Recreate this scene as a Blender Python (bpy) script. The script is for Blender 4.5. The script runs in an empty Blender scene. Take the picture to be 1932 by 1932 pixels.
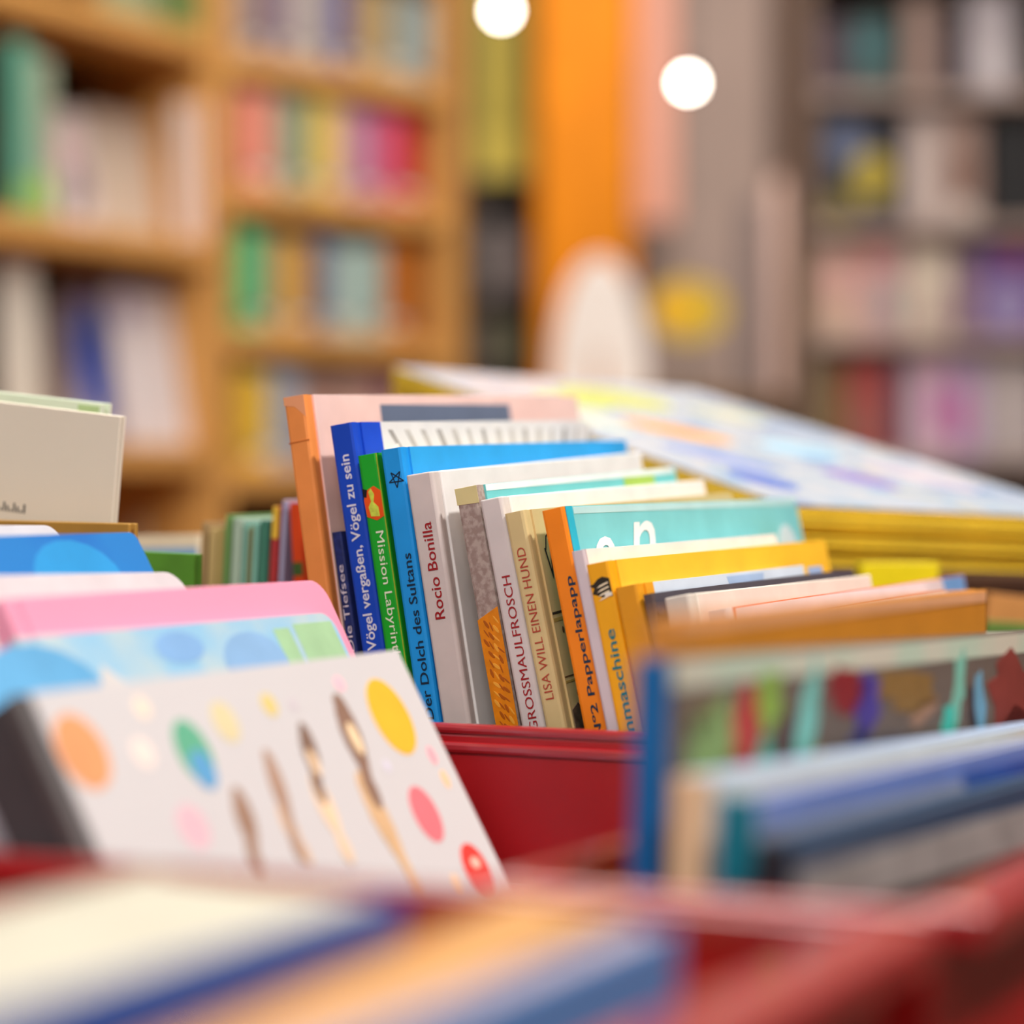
import bpy, bmesh, math, random
from mathutils import Vector, Matrix
random.seed(7)
S = bpy.context.scene
COL = S.collection
F = 4970.0; CX = 966.0; HY = 900.0; CZ = 1.2          # focal length and horizon of the 1932 px frame, eye height

# ---------------------------------------------------------------- camera, light, exposure
cam_d = bpy.data.cameras.new('camera'); cam = bpy.data.objects.new('camera', cam_d); COL.objects.link(cam)
cam.location = (0, 0, CZ); cam.rotation_euler = (math.pi/2, 0, 0)
cam_d.sensor_width = 36; cam_d.lens = 36*F/1932; cam_d.shift_y = -(966-HY)/1932
cam_d.clip_start = .02; cam_d.clip_end = 60
cam_d.dof.use_dof = True; cam_d.dof.focus_distance = .858; cam_d.dof.aperture_fstop = 4.65
S.camera = cam
S.view_settings.view_transform = 'Standard'; S.view_settings.look = 'None'
S.view_settings.exposure = 0.0; S.view_settings.gamma = 1.0; S.view_settings.use_curve_mapping = False
W = bpy.data.worlds.new('world'); S.world = W; W.use_nodes = True
W.node_tree.nodes['Background'].inputs[0].default_value = (1, .93, .86, 1)
W.node_tree.nodes['Background'].inputs[1].default_value = .35

def area(name, loc, target, size, power, color=(1, .95, .9), sy=None):
    l = bpy.data.lights.new(name, 'AREA'); l.size = size; l.energy = power; l.color = color
    if sy: l.shape = 'RECTANGLE'; l.size_y = sy
    o = bpy.data.objects.new(name, l); COL.objects.link(o); o.location = loc
    o.rotation_euler = (Vector(target)-Vector(loc)).to_track_quat('-Z', 'Y').to_euler()
    return o
area('key_spotlight', (1.0, .42, 2.9), (.05, .85, 1.1), .14, 41, (1, .97, .93))
area('ceiling_fill_rear', (-.5, -1.6, 3.1), (0, .9, 1.0), 1.4, 62, (1, .985, .975), .8)  # unseen fill, added to brighten the spines from behind the camera
area('ceiling_fill_near', (0, .1, 3.18), (0, .9, 1.0), 1.6, 12, (1, .985, .97), .8)  # unseen ceiling fill, added for brightness over the bins
area('ceiling_fill_middle', (.2, 2.2, 3.18), (.0, 1.8, 0), 1.8, 38, (1, .95, .88), 1.0)  # unseen ceiling fill, added to lift the middle of the room
area('ceiling_fill_shelf', (-.1, 1.9, 3.0), (-.55, 3.5, 1.2), 1.0, 17, (1, .95, .9), .4)  # added fill aimed at the bookcases, no fixture of its own
area('ceiling_fill_back', (.6, 4.0, 3.0), (.45, 6.5, 1.2), 1.2, 46, (1, .94, .88), .4)  # added fill that lifts the partition and right background
area('pillar_fill', (.3, 4.9, 2.5), (.12, 5.8, 1.55), .2, 4, (1, .9, .75))  # added lamp that brightens the pillar, no fixture modelled

# ---------------------------------------------------------------- helpers
def lin(h):
    h = h.lstrip('#'); r = []
    for i in (0, 2, 4):
        c = int(h[i:i+2], 16)/255; r.append(c/12.92 if c <= .04045 else ((c+.055)/1.055)**2.4)
    return (*r, 1)
MC = {}
def mat(h, rough=.5, var=.06, scale=60., spec=.35, metal=0., h2=None, kind=None):
    key = (h, rough, var, scale, spec, metal, h2, kind)
    if key in MC: return MC[key]
    m = bpy.data.materials.new('paint_' + h.strip('#')); m.use_nodes = True; MC[key] = m
    nt = m.node_tree; b = nt.nodes['Principled BSDF']
    b.inputs['Roughness'].default_value = rough; b.inputs['Metallic'].default_value = metal
    b.inputs['Specular IOR Level'].default_value = spec
    tc = nt.nodes.new('ShaderNodeTexCoord'); n = nt.nodes.new('ShaderNodeTexNoise')
    mp = nt.nodes.new('ShaderNodeMapping'); nt.links.new(tc.outputs['Object'], mp.inputs[0]); nt.links.new(mp.outputs[0], n.inputs['Vector'])
    n.inputs['Scale'].default_value = scale; n.inputs['Detail'].default_value = 3
    rp = nt.nodes.new('ShaderNodeValToRGB'); c = lin(h)
    nt.links.new(n.outputs['Fac'], rp.inputs[0]); nt.links.new(rp.outputs[0], b.inputs['Base Color'])
    e = rp.color_ramp.elements
    if h2:
        e[0].position = .42; e[1].position = .6; e[0].color = c; e[1].color = lin(h2)
    else:
        e[0].position = .3; e[1].position = .7
        e[0].color = (*[x*(1-var) for x in c[:3]], 1); e[1].color = (*[min(1, x*(1+var)) for x in c[:3]], 1)
    if kind == 'wood': mp.inputs['Scale'].default_value = (1, 1, .12)
    if kind == 'leaf': mp.inputs['Scale'].default_value = (1, 1, .35)
    if kind == 'pages': mp.inputs['Scale'].default_value = (.02, 1, .02)
    if kind == 'water': mp.inputs['Scale'].default_value = (1, 1, 1)
    return m
def emis(h, s):
    m = bpy.data.materials.new('glow'); m.use_nodes = True; nt = m.node_tree
    nt.nodes.remove(nt.nodes['Principled BSDF']); e = nt.nodes.new('ShaderNodeEmission')
    e.inputs[0].default_value = lin(h); e.inputs[1].default_value = s
    nt.links.new(e.outputs[0], nt.nodes['Material Output'].inputs[0]); return m
PAGES = mat('#EFE6D6', .8, .12, 900, .1, kind='pages')

def at(x, y, Y): return Vector(((x-CX)/F*Y, Y, CZ+(HY-y)/F*Y))

class MB:
    """collects shapes with materials, builds one mesh object"""
    def __init__(s): s.bm = bmesh.new(); s.mats = []
    def mi(s, m):
        if m not in s.mats: s.mats.append(m)
        return s.mats.index(m)
    def prism(s, pts, m, off=None):
        """pts: polygon of 3-D points, off: extrusion vector"""
        off = Vector(off); k = s.mi(m)
        a = [s.bm.verts.new(Vector(p)) for p in pts]; b = [s.bm.verts.new(Vector(p)+off) for p in pts]
        fs = [s.bm.faces.new(a), s.bm.faces.new(list(reversed(b)))]
        n = len(pts)
        for i in range(n):
            fs.append(s.bm.faces.new((a[i], b[i], b[(i+1) % n], a[(i+1) % n])))
        for f in fs: f.material_index = k
        return fs
    def box(s, lo, hi, m):
        x0, y0, z0 = lo; x1, y1, z1 = hi
        return s.prism([(x0, y0, z0), (x1, y0, z0), (x1, y1, z0), (x0, y1, z0)], m, (0, 0, z1-z0))
    def lathe(s, prof, m, c=(0, 0, 0), n=20):
        k = s.mi(m); rings = []
        for r, z in prof:
            rings.append([s.bm.verts.new((c[0]+max(r, 1e-4)*math.cos(2*math.pi*i/n), c[1]+max(r, 1e-4)*math.sin(2*math.pi*i/n), c[2]+z)) for i in range(n)])
        for a, b in zip(rings, rings[1:]):
            for i in range(n):
                f = s.bm.faces.new((a[i], a[(i+1) % n], b[(i+1) % n], b[i])); f.material_index = k; f.smooth = True
        for r_ in (rings[0], rings[-1]):
            f = s.bm.faces.new(r_); f.material_index = k
    def build(s, name, parent=None, bevel=0, M=None):
        bmesh.ops.recalc_face_normals(s.bm, faces=s.bm.faces)
        me = bpy.data.meshes.new(name); s.bm.to_mesh(me); s.bm.free()
        for m in s.mats: me.materials.append(m)
        o = bpy.data.objects.new(name, me); COL.objects.link(o)
        if parent: o.parent = parent
        if M is not None: o.matrix_world = M
        if bevel:
            b = o.modifiers.new('bevel', 'BEVEL'); b.width = bevel; b.segments = 2; b.limit_method = 'ANGLE'; b.angle_limit = math.radians(40)
        return o
def tag(o, label, cat, group=None):
    o['label'] = label; o['category'] = cat
    if group: o['group'] = group
    return o
def struct(o): o['kind'] = 'structure'; return o
def empty(name, M):
    o = bpy.data.objects.new(name, None); COL.objects.link(o); o.empty_display_size = .02; o.matrix_world = M; return o

def frame(P, X, Z):
    X = X.normalized(); Y = Z.cross(X).normalized(); Z = X.cross(Y).normalized()
    M = Matrix((X, Y, Z)).transposed().to_4x4(); M.translation = P; return M

def vdir(deg): a = math.radians(deg); return Vector((math.sin(a), math.cos(a), 0))
def udir(deg): a = math.radians(deg); return Vector((math.cos(a), -math.sin(a), 0))
YAW = 26.1
def rowY(x, yc, yaw=YAW): return yc/(1+math.tan(math.radians(yaw))*(x-CX)/F)

TXT = []
def text_mesh(body, bold=0., shear=0.):
    c = bpy.data.curves.new('t', 'FONT'); c.body = body; c.size = 1; c.offset = bold; c.shear = shear; c.resolution_u = 3; c.extrude = 0
    o = bpy.data.objects.new('t', c); COL.objects.link(o)
    dg = bpy.context.evaluated_depsgraph_get(); dg.update()
    me = bpy.data.meshes.new_from_object(o.evaluated_get(dg)); bpy.data.objects.remove(o)
    return me
def place_text(name, parent, body, origin, tx, ty, L, Hh, m, bold=0., shear=0., label=None):
    """lettering laid on a surface: origin = lower left, tx/ty = reading and up direction in the parent's space"""
    me = text_mesh(body, bold, shear)
    xs = [v.co.x for v in me.vertices]; ys = [v.co.y for v in me.vertices]
    x0, x1, y0, y1 = min(xs), max(xs), min(ys), max(ys)
    tx = Vector(tx); ty = Vector(ty); o3 = Vector(origin)
    for v in me.vertices:
        a = (v.co.x-x0)/(x1-x0)*L; b = (v.co.y-y0)/(y1-y0)*Hh
        v.co = o3 + tx*a + ty*b
    me.materials.append(m); me.name = name
    o = bpy.data.objects.new(name, me); COL.objects.link(o); o.parent = parent
    if label: o['label'] = label
    return o

def ell(cx, cz, rx, rz, n=20, rot=0.):
    return [(cx+rx*math.cos(2*math.pi*i/n)*math.cos(rot)-rz*math.sin(2*math.pi*i/n)*math.sin(rot),
             cz+rx*math.cos(2*math.pi*i/n)*math.sin(rot)+rz*math.sin(2*math.pi*i/n)*math.cos(rot)) for i in range(n)]

class Book:
    """hardcover standing in a bin. Local frame: x runs from spine to fore edge, y through the thickness, z up.
    Front cover is the y=0 side, the spine the x=0 side, z=0 is the top edge."""
    def __init__(s, label, p0, p1, yc, m, T, cov, spn=None, name='picture_book', cat='book', group=None, zfloor=.919, hard=True,
                 anchor=0, Wd=None, r=0., edge=None, yaw=YAW, Y=None, quarter=0., back=None, H=None, gutter=True, dz=0., pgdrop=.004):
        v = vdir(yaw)
        if anchor == 0:
            Y0 = Y or rowY(p0[0], yc, yaw); P0 = at(*p0, Y0)
            k = (p1[0]-CX)/F
            t = (k*P0.y-P0.x)/(v.x-k*v.y); P1h = P0+v*t
            P1 = at(p1[0], p1[1], P1h.y)
            if Wd: P1 = P0+(P1-P0)*(Wd/(P1-P0).length)
        else:                                             # p1 = far top corner known, width known, p0 gives the slope
            Y1 = Y or rowY(p1[0], yc, yaw); P1 = at(*p1, Y1)
            P0h = P1-v*Wd*.995
            k = (P0h.x/P0h.y*F+CX-p1[0])/(p0[0]-p1[0]); yy = p1[1]+(p0[1]-p1[1])*k
            P0 = at(P0h.x/P0h.y*F+CX, yy, P0h.y)
        X = (P1-P0); s.W = X.length; X.normalize()
        N1 = (Vector((0, 0, 1))-X*X.z).normalized(); N2 = N1.cross(X).normalized()   # N2 points left/away
        def img(D):
            return (F*(D.x*P0.y-P0.x*D.y)/P0.y**2, -F*(D.z*P0.y-(P0.z-CZ)*D.y)/P0.y**2)
        a, b = img(-N1), img(-N2)          # D = -(cos N1 + sin N2);  a0 c + b0 s = m (a1 c + b1 s)
        phi = math.atan2(-(a[0]-m*a[1]), (b[0]-m*b[1]))
        if math.cos(phi) < 0: phi += math.pi
        Z = N1*math.cos(phi)+N2*math.sin(phi)
        Yl = Z.cross(X)
        s.T = T
        low = 0 if phi < 0 else 0
        if H is None:
            H = 9
            for c in (P0, P1, P0+Yl*T, P1+Yl*T): H = min(H, (c.z-zfloor-.0015)/Z.z)
        s.H = H; s.P0 = P0; s.Z = Z; s.X = X; s.Yl = Yl; s.sc = P0.y/F/max(.2, abs(Z.z))
        base = P0-Z*H
        s.root = empty(name, frame(base, X, Z)); tag(s.root, label, cat, group)
        cov = cov if not isinstance(cov, str) else mat(cov); spn = (spn if not isinstance(spn, str) else mat(spn)) if spn else cov
        back = back or cov; edge = edge or cov
        s.mb = MB(); b_ = .0017 if hard else .0004; W_, H_ = s.W, H
        g0, g1 = (.0028, .0062) if hard else (.0006, .001)
        if not gutter: g0, g1 = .001, .0014
        dep = .0007 if hard else 0
        rr = min(.0012, T*.2)
        def prof(pts, m): s.mb.prism([(x, y, 0) for x, y in pts], m, (0, 0, H_))
        # spine with rounded shoulders
        out = [(g0, 0), (rr, 0), (rr*.3, rr*.3), (0, rr), (0, T-rr), (rr*.3, T-rr*.3), (rr, T), (g0, T)]
        inn = [(g0, T-b_), (b_, T-b_), (b_, b_), (g0, b_)]
        prof(out+inn, spn)
        for y0, y1 in ((dep, b_+dep*.5), (T-b_-dep*.5, T-dep)): prof([(g0, y0), (g1, y0), (g1, y1), (g0, y1)], spn)
        def board(y0, y1, m, x0=g1):
            p = [(x0, 0)]
            if r:
                for i in range(7):
                    a_ = math.pi/2*i/6; p.append((W_-r+r*math.sin(a_), r-r*math.cos(a_)))
                for i in range(7):
                    a_ = math.pi/2*i/6; p.append((W_-r+r*math.cos(a_), H_-r+r*math.sin(a_)))
            else: p += [(W_, 0), (W_, H_)]
            p.append((x0, H_)); s.mb.prism([(x, y0, z) for x, z in p], m, (0, y1-y0, 0))
        if quarter:
            s.mb.box((g1, 0, 0), (quarter, b_, H_), spn); board(0, b_, cov, quarter)
        else: board(0, b_, cov)
        board(T-b_, T, back)
        d = pgdrop if hard else 0.0003
        s.pg = MB(); s.pg.box((b_, b_, d if hard else 0), (W_-d, T-b_, H_-d), edge if edge is not cov else PAGES)
    # decals, measured from the top edge (z down) in metres; on cover or on spine
    def cov(s, poly, m, lift=.00012):
        s.mb.prism([(x, -lift, s.H-z) for x, z in poly], m, (0, lift, 0))
    def spn(s, poly, m, lift=.00012):
        s.mb.prism([(-lift, y, s.H-z) for y, z in poly], m, (lift, 0, 0))
    def d(s, y): return (y)*s.sc                          # vertical pixels below the top -> metres down the spine
    def up_text(s, body, dy0, dy1, y_lo, y_hi, m, bold=0., shear=0., down=False):
        """spine lettering between dy0 (upper) and dy1 (lower) pixels below the spine top; fractions y_lo, y_hi of thickness from the cover side"""
        a, b = s.H-s.d(dy0), s.H-s.d(dy1)
        if not down: place_text('spine_title', s.root, body, (-.0002, s.T*y_lo, b), (0, 0, 1), (0, 1, 0), a-b, s.T*(y_hi-y_lo), m, bold, shear)
        else: place_text('spine_title', s.root, body, (-.0002, s.T*y_hi, a), (0, 0, -1), (0, -1, 0), a-b, s.T*(y_hi-y_lo), m, bold, shear)
    def done(s):
        o = s.mb.build('cover', s.root, 0.00045); p = s.pg.build('page_block', s.root); return s.root

# ---------------------------------------------------------------- room shell
WALLW = mat('#B9A79C', .8, .05, 3); 
def slab(name, lo, hi, m):
    b = MB(); b.box(lo, hi, m); return struct(b.build(name))
slab('floor', (-3.6, -2.6, -.1), (3.6, 8.2, 0), mat('#8A6C52', .6, .15, 4, kind='water'))
slab('ceiling', (-3.6, -2.6, 3.3), (3.6, 8.2, 3.4), mat('#D8CCC0', .9))
slab('wall_left', (-3.6, -2.5, 0), (-3.5, 8.1, 3.3), WALLW)
slab('wall_right', (3.5, -2.5, 0), (3.6, 8.1, 3.3), WALLW)
slab('wall_back', (-3.6, 8.1, 0), (3.6, 8.2, 3.3), mat('#8F7D74', .8, .06, 3))
slab('wall_front', (-3.6, -2.6, 0), (3.6, -2.5, 3.3), WALLW)

# ---------------------------------------------------------------- table
b = MB()
def ob(pts_uv, z0, z1, m, yaw=YAW, O=(0, 0)):
    u, v = udir(yaw), vdir(yaw)
    b.prism([tuple(Vector((O[0], O[1], z0))+u*p+v*q) for p, q in pts_uv], m, (0, 0, z1-z0))
tab = empty('display_table', Matrix.Translation((0, 0, 0)))
tag(tab, 'long dark brown display table under the red bins and the yellow book pile', 'table')
DW = mat('#4A3226', .5, .15, 12)
b = MB(); ob([(-1.1, .12), (.9, .12), (.9, 1.9), (-1.1, 1.9)], .885, .914, DW); b.build('table_top', tab, .002)
for p, q in ((-1.04, .17), (.8, .17), (-1.04, 1.8), (.8, 1.8)):
    b = MB(); ob([(p, q), (p+.05, q), (p+.05, q+.05), (p, q+.05)], 0, .885, DW); b.build('leg', tab)

# ---------------------------------------------------------------- red bins
RED = mat('#AA0E14', .38, .1, 25, .5); REDG = mat('#A8161E', .34, .05, 25, 1.0)
REDG.node_tree.nodes['Principled BSDF'].inputs['Coat Weight'].default_value = .8; REDG.node_tree.nodes['Principled BSDF'].inputs['Coat Roughness'].default_value = .12; REDI = RED
def bin_(label, O, wu, dv, rim, lip=True, zrear=None, yaw=YAW, group='red book bins', flange=.008):
    """open metal box; O = front left outer corner (x, y); wu along the row, dv away from the viewer; rim heights: front, rear; zl: rim at left side front"""
    u, v = udir(yaw), vdir(yaw); zrear = zrear or rim
    M = Matrix((u, v, (0, 0, 1))).transposed().to_4x4(); M.translation = Vector((O[0], O[1], .9145))
    root = empty('red_book_bin', M); tag(root, label, 'book bin', group)
    h0 = rim-.9145; h1 = zrear-.9145; t = .003
    bb = MB()
    bb.box((0, 0, 0), (wu, dv, t), RED)
    bb.box((0, 0, t), (wu, t, h0-.004), RED); bb.box((0, dv-t, t), (wu, dv, h1), RED)
    for x in (0, wu-t):
        bb.prism([(x, t, t), (x, dv-t, t), (x, dv-t, h1), (x, t, h0-.004)], RED, (t, 0, 0))
    bb.build('bin_body', root)
    r = MB()
    if lip:
        r.box((-.001, -.0005, h0-.0032), (wu+.001, t+.0014, h0), REDG)            # upper bead
        r.box((0, .0006, h0-.0062), (wu, t, h0-.0028), REDG)                      # recessed groove
        r.box((-.001, -.0016, h0-.0092), (wu+.001, t, h0-.0055), REDG)            # lower bead
    else:
        r.box((-.002, -.0025, h0-.007), (wu+.002, t+.0025, h0), REDG)
    r.build('front_rim', root, .0013)
    for x, fl in ((-.0012, .0045), (wu-t-.0012, flange)):
        r = MB(); r.prism([(x, t+.003, h0-.007), (x, dv, h1-.007), (x, dv, h1), (x, t+.003, h0)], REDG, (fl, 0, 0)); r.build('side_rim', root, .0013)
    r = MB(); r.box((.006, dv-t-.002, h1-.006), (wu-.006, dv+.002, h1), REDG); r.build('rear_rim', root, .0013)
    return root
def on_row(u_, yc, yaw=YAW):
    a = math.radians(yaw); p = Vector((0, yc, 0))+udir(yaw)*u_; return (p.x, p.y)
bin_('red metal bin with the sharp row of leaning picture books', on_row(-.102, .8290), .2275, .268, 1.1215)
bin_('red metal bin at left holding the pink and the dotted white picture books', on_row(-.27, .546), .272, .24, 1.1115, False, 1.075)
bin_('red metal bin at lower right holding the blue and teal books', on_row(-.004, .519), .088, .375, 1.1205, False, 1.1205, flange=.014)
bin_('nearest red metal bin at the bottom edge with the thick cream book', on_row(-.385, .20), .325, .275, 1.1205, False, flange=.014)
bin_('red metal bin holding the small green and teal spines behind the pink book', on_row(-.30, .925), .234, .16, 1.075, False)

# ---------------------------------------------------------------- sharp row of books
G1 = 'picture books in the sharp red bin'
YC = .8546
INK = mat('#15131A', .6); NAVT = mat('#12324A', .6); WHT = mat('#F2EEEA', .5); REDT = mat('#A3161C', .5)
kw = dict(yc=YC, group=G1)
# 1 orange spine, pink cover with slate block
k = Book('tallest picture book in the red bin, with orange spine and slate block on pink cover', (573, 744), (1088, 747), m=.13, T=.0083, cov='#F4CFC6', spn='#F8984E', **kw)
k.spn([(0.0002, .0), (k.T-.0002, .0), (k.T-.0002, k.d(16)), (k.T*.5, k.d(20)), (0.0002, k.d(42))], mat('#F6A878', .5), .00008)
k.spn([(0, k.d(84)), (k.T, k.d(86)), (k.T, k.d(88)), (0, k.d(86))], mat('#C96A28', .5), .00015)
f = lambda X_: X_   # metres along the cover
k.cov([(.052, .0035), (.156, .0035), (.156, .05), (.052, .05)], mat('#67748C', .55))
k.done()
# 1b small navy
k = Book('short navy blue book squeezed between the orange and the royal blue spines', (644, 1002), (850, 1000), m=.136, T=.0040, cov='#23306F', spn=mat('#1E2A66', .6, .3, 500), hard=False, **{**kw, "yc": .8590})
k.up_text('Die Tiefsee', 62, 225, .25, .82, mat('#D9CBD6', .6)); k.done()
# 2 royal blue
k = Book('royal blue picture book with white lettering and striped white cover', (664, 796), (1108, 793), m=.145, T=.0090, cov='#E4DFDA', spn='#1248C4', back=mat('#8A5A44'), quarter=.0195, **kw)  # back board coloured brown to warm the shadow on the pink cover
k.up_text('Als die Vögel vergaßen, Vögel zu sein', 58, 520, .2, .72, mat('#E8E6F2', .6), .012)
random.seed(3)
for i in range(15):
    x = .024+i*.0118; t = (i-7)/7.; w_ = .0040+random.random()*.0022
    sl = .011*t
    k.cov([(x, .0028), (x+w_*.7, .0028), (x+w_*.9-sl, .0165), (x+w_*.3-sl, .0165)], mat('#BEB7AF' if i % 3 else '#A29B94', .6, .15, 200))
k.cov([(.0235, .0105), (.0295, .0075), (.0335, .0135), (.0325, .0145), (.0292, .0088), (.024, .0113)], mat('#F3E9DC', .6), .0003)
k.cov([(.016, .0150), (.0205, .0110), (.0208, .0115), (.0164, .0155)], mat('#F3E9DC', .6), .0003)
k.done()
# 3 green
k = Book('bright green book with white lettering and an orange and yellow creature on its spine', (711, 854), (1090, 843), m=.143, T=.0076, cov='#1C9A2C', spn='#18AC28', back=mat('#149B22'), hard=False, **{**kw, "yc": 0.8515})
k.up_text('Mission Labyrinth', 145, 385, .22, .72, mat('#F0F5D8', .6), .0, 0, True)
k.spn([(k.T*a, k.d(c)) for a, c in ((.04, 72), (.04, 118), (.45, 125), (.92, 116), (.97, 85), (.85, 68), (.4, 60))], mat('#F0560F', .5))
k.spn([(k.T*a, k.d(c)) for a, c in ((.28, 118), (.72, 116), (.78, 98), (.62, 88), (.7, 70), (.55, 64), (.42, 76), (.5, 90), (.3, 100))], mat('#D3E04E', .5, .2, 500), .0002)
k.spn([(k.T*a, k.d(c)) for a, c in ((.98, 62), (.98, 78), (.82, 80), (.74, 66))], INK, .0002)
k.spn([(k.T*a, k.d(c)) for a, c in ((.02, 0), (.08, 0), (.08, 400), (.02, 400))], mat('#9DB22B'), .00015)
k.done()
# 4 sky blue
k = Book('sky blue picture book with black star and black lettering on its spine', (756, 843), (1181, 830), m=.142, T=.0080, cov='#2BA3E6', spn='#1C9CEC', **{**kw, "yc": 0.8515})
k.up_text('Der Dolch des Sultans', 198, 510, .22, .62, mat('#0E2740', .6), .008)
for a_ in range(5):
    t = 2*math.pi*a_/5+.3; c_ = (k.T*.42, k.d(58)); R_ = k.T*.36
    p1 = (c_[0]+R_*math.cos(t), c_[1]+R_*math.sin(t)); t2 = t+4*math.pi/5; p2 = (c_[0]+R_*math.cos(t2), c_[1]+R_*math.sin(t2))
    n_ = Vector((p2[1]-p1[1], p1[0]-p2[0])).normalized()*.00022
    k.spn([(p1[0]-n_.x, p1[1]-n_.y), (p2[0]-n_.x, p2[1]-n_.y), (p2[0]+n_.x, p2[1]+n_.y), (p1[0]+n_.x, p1[1]+n_.y)], mat('#0E2740', .6))
k.done()
# 5 white, spine colour greyed to carry its shaded side
k = Book('white picture book with the red lettering Rocio Bonilla on a wide shade-greyed white spine', (815, 889), (1209, 853), m=.150, T=.0102, cov='#F3F0EC', spn='#D8CCC6', **{**kw, "yc": 0.8495})
k.up_text('Rocio Bonilla', 92, 275, .30, .66, REDT, .006); k.done()
# 6 mottled / leaf
k = Book('book with mottled grey brown spine above an orange leaf pattern and a teal cover', (899, 915), (1273, 881), m=.176, T=.0083, cov='#6FC6C6', back=mat('#A58A76'), spn=mat('#9A857C', .7, .1, 450, h2='#B5A49A'), **{**kw, "yc": 0.8515})  # hidden back coloured tan so its bounce browns the neighbour's shadow
k.spn([(0.0001, 0), (k.T-.0001, 0), (k.T-.0001, k.d(31)), (.0001, k.d(33))], mat('#DDCF93', .5))
LF = mat('#E88A0A', .5, .1, 300)
k.spn([(0.0001, k.d(228)), (k.T-.0001, k.d(248)), (k.T-.0001, k.d(520)), (0.0001, k.d(520))], LF)
random.seed(11)
for i in range(46):
    yy = 252+i*5.7; xx = k.T*(.18+.64*((i*37) % 10)/10.); a_ = -.75-random.random()*.6
    k.spn([(x, y) for x, y in ell(xx, k.d(yy), .0017, .00055 if i % 2 else .0003, 8, a_)], mat('#B45C06', .5) if i % 3 else mat('#F6AE3C', .5), .00022)
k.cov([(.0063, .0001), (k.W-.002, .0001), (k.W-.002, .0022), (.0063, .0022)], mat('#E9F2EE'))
k.cov([(k.W-.05, .0022), (k.W-.022, .0022), (k.W-.022, .01), (k.W-.05, .01)], mat('#A5C95A'), .0002)
k.done()
# 7 white GROSSMAULFROSCH, shade put into the darker spine colour
k = Book('white picture book with the red capitals GROSSMAULFROSCH on its spine', (946, 936), (1328, 905), m=.187, T=.0084, cov='#F3EEE9', spn='#DAD1CD', **{**kw, "yc": 0.8495})
k.up_text('GROSSMAULFROSCH', 146, 438, .26, .62, REDT, .0); k.done()
# 8 beige
k = Book('beige picture book with red hand lettering LISA WILL EINEN HUND on its spine', (987, 962), (1380, 929), m=.196, T=.0072, cov='#D9BE86', spn='#D8C28A', **{**kw, "yc": 0.848})
k.up_text('LISA WILL EINEN HUND', 67, 352, .28, .70, mat('#B5402E', .6), -.003)
place_text('cover_title', k.root, 'Wir', (.0095, -.0002, k.H-.0235), (1, 0, 0), (0, 0, 1), .016, .0105, INK)
for z_, m_, w_ in ((.034, '#3A2A1E', .0008), (.036, '#B8974F', .0012), (.055, '#6B4A2A', .0005), (.0565, '#B8974F', .0008), (.072, '#4B3524', .0006)):
    k.cov([(.0065, z_), (.03, z_-.001), (.03, z_-.001+w_), (.0065, z_+w_)], mat(m_, .7))
for i in range(8):
    k.cov(ell(.012+(i*29 % 13)*.001, .040+i*.0042, .0007+.0003*(i % 2), .0011, 8), mat('#5A4028', .7, .3, 300), .0002)
k.cov([(.007, .066), (.012, .064), (.02, .071), (.026, .076), (.026, .1), (.007, .1)], mat('#5E4B3C', .7, .5, 350), .0003)
for i in range(5):
    p = ell(.0115, .014, .004+.0005*i, .006+.0005*i, 14)
k.cov([(.0105, .0135), (.0125, .009), (.0155, .0075), (.0155, .0082), (.013, .0095), (.0111, .0138)], INK)
k.done()
# 9 orange spine teal cover
k = Book('teal picture book with orange spine reading Papperlapapp and white script on its cover', (1063, 955), (1500, 940), m=.196, T=.0082, cov='#7CCBCE', spn='#F98A14', **{**kw, "yc": 0.848})
k.up_text('Nº2 Papperlapapp', 128, 432, .12, .52, NAVT, .012)
k.mb.box((.0009, -.0003, 0), (.0058, .0, k.H), mat('#29B4CE', .4))
k.mb.box((.0058, .0001, 0), (.0066, .0008, k.H), mat('#1695B8', .4))
k.cov([(.0068, .0003), (k.W-.0015, .0003), (k.W-.0015, .0026), (.0068, .0026)], mat('#B7DEDF', .5))  # pale band paints the highlight along the wrapped top edge
place_text('cover_script', k.root, 'n', (.044, -.00025, k.H-.024), (1, 0, 0), (0, 0, 1), .025, .018, WHT, .005, .4)
place_text('cover_script', k.root, 'e', (.017, -.00025, k.H-.023), (1, 0, 0), (0, 0, 1), .016, .0125, WHT, .02, .2)
k.cov(ell(k.W-.018, .0225, .011, .0125, 20), mat('#C9DDE2', .4), .0002)
k.done()
# 10 white thin, spine darker than the cover to stand for shade
k = Book('white softcover with blank shade-dimmed lilac white spine between the teal and the yellow books', (1103, 1036), (1463, 1008), m=0.197, T=.0048, cov='#F4EDE9', spn='#D8CCD2', hard=False, **{**kw, "yc": 0.841}); k.done()
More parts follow.
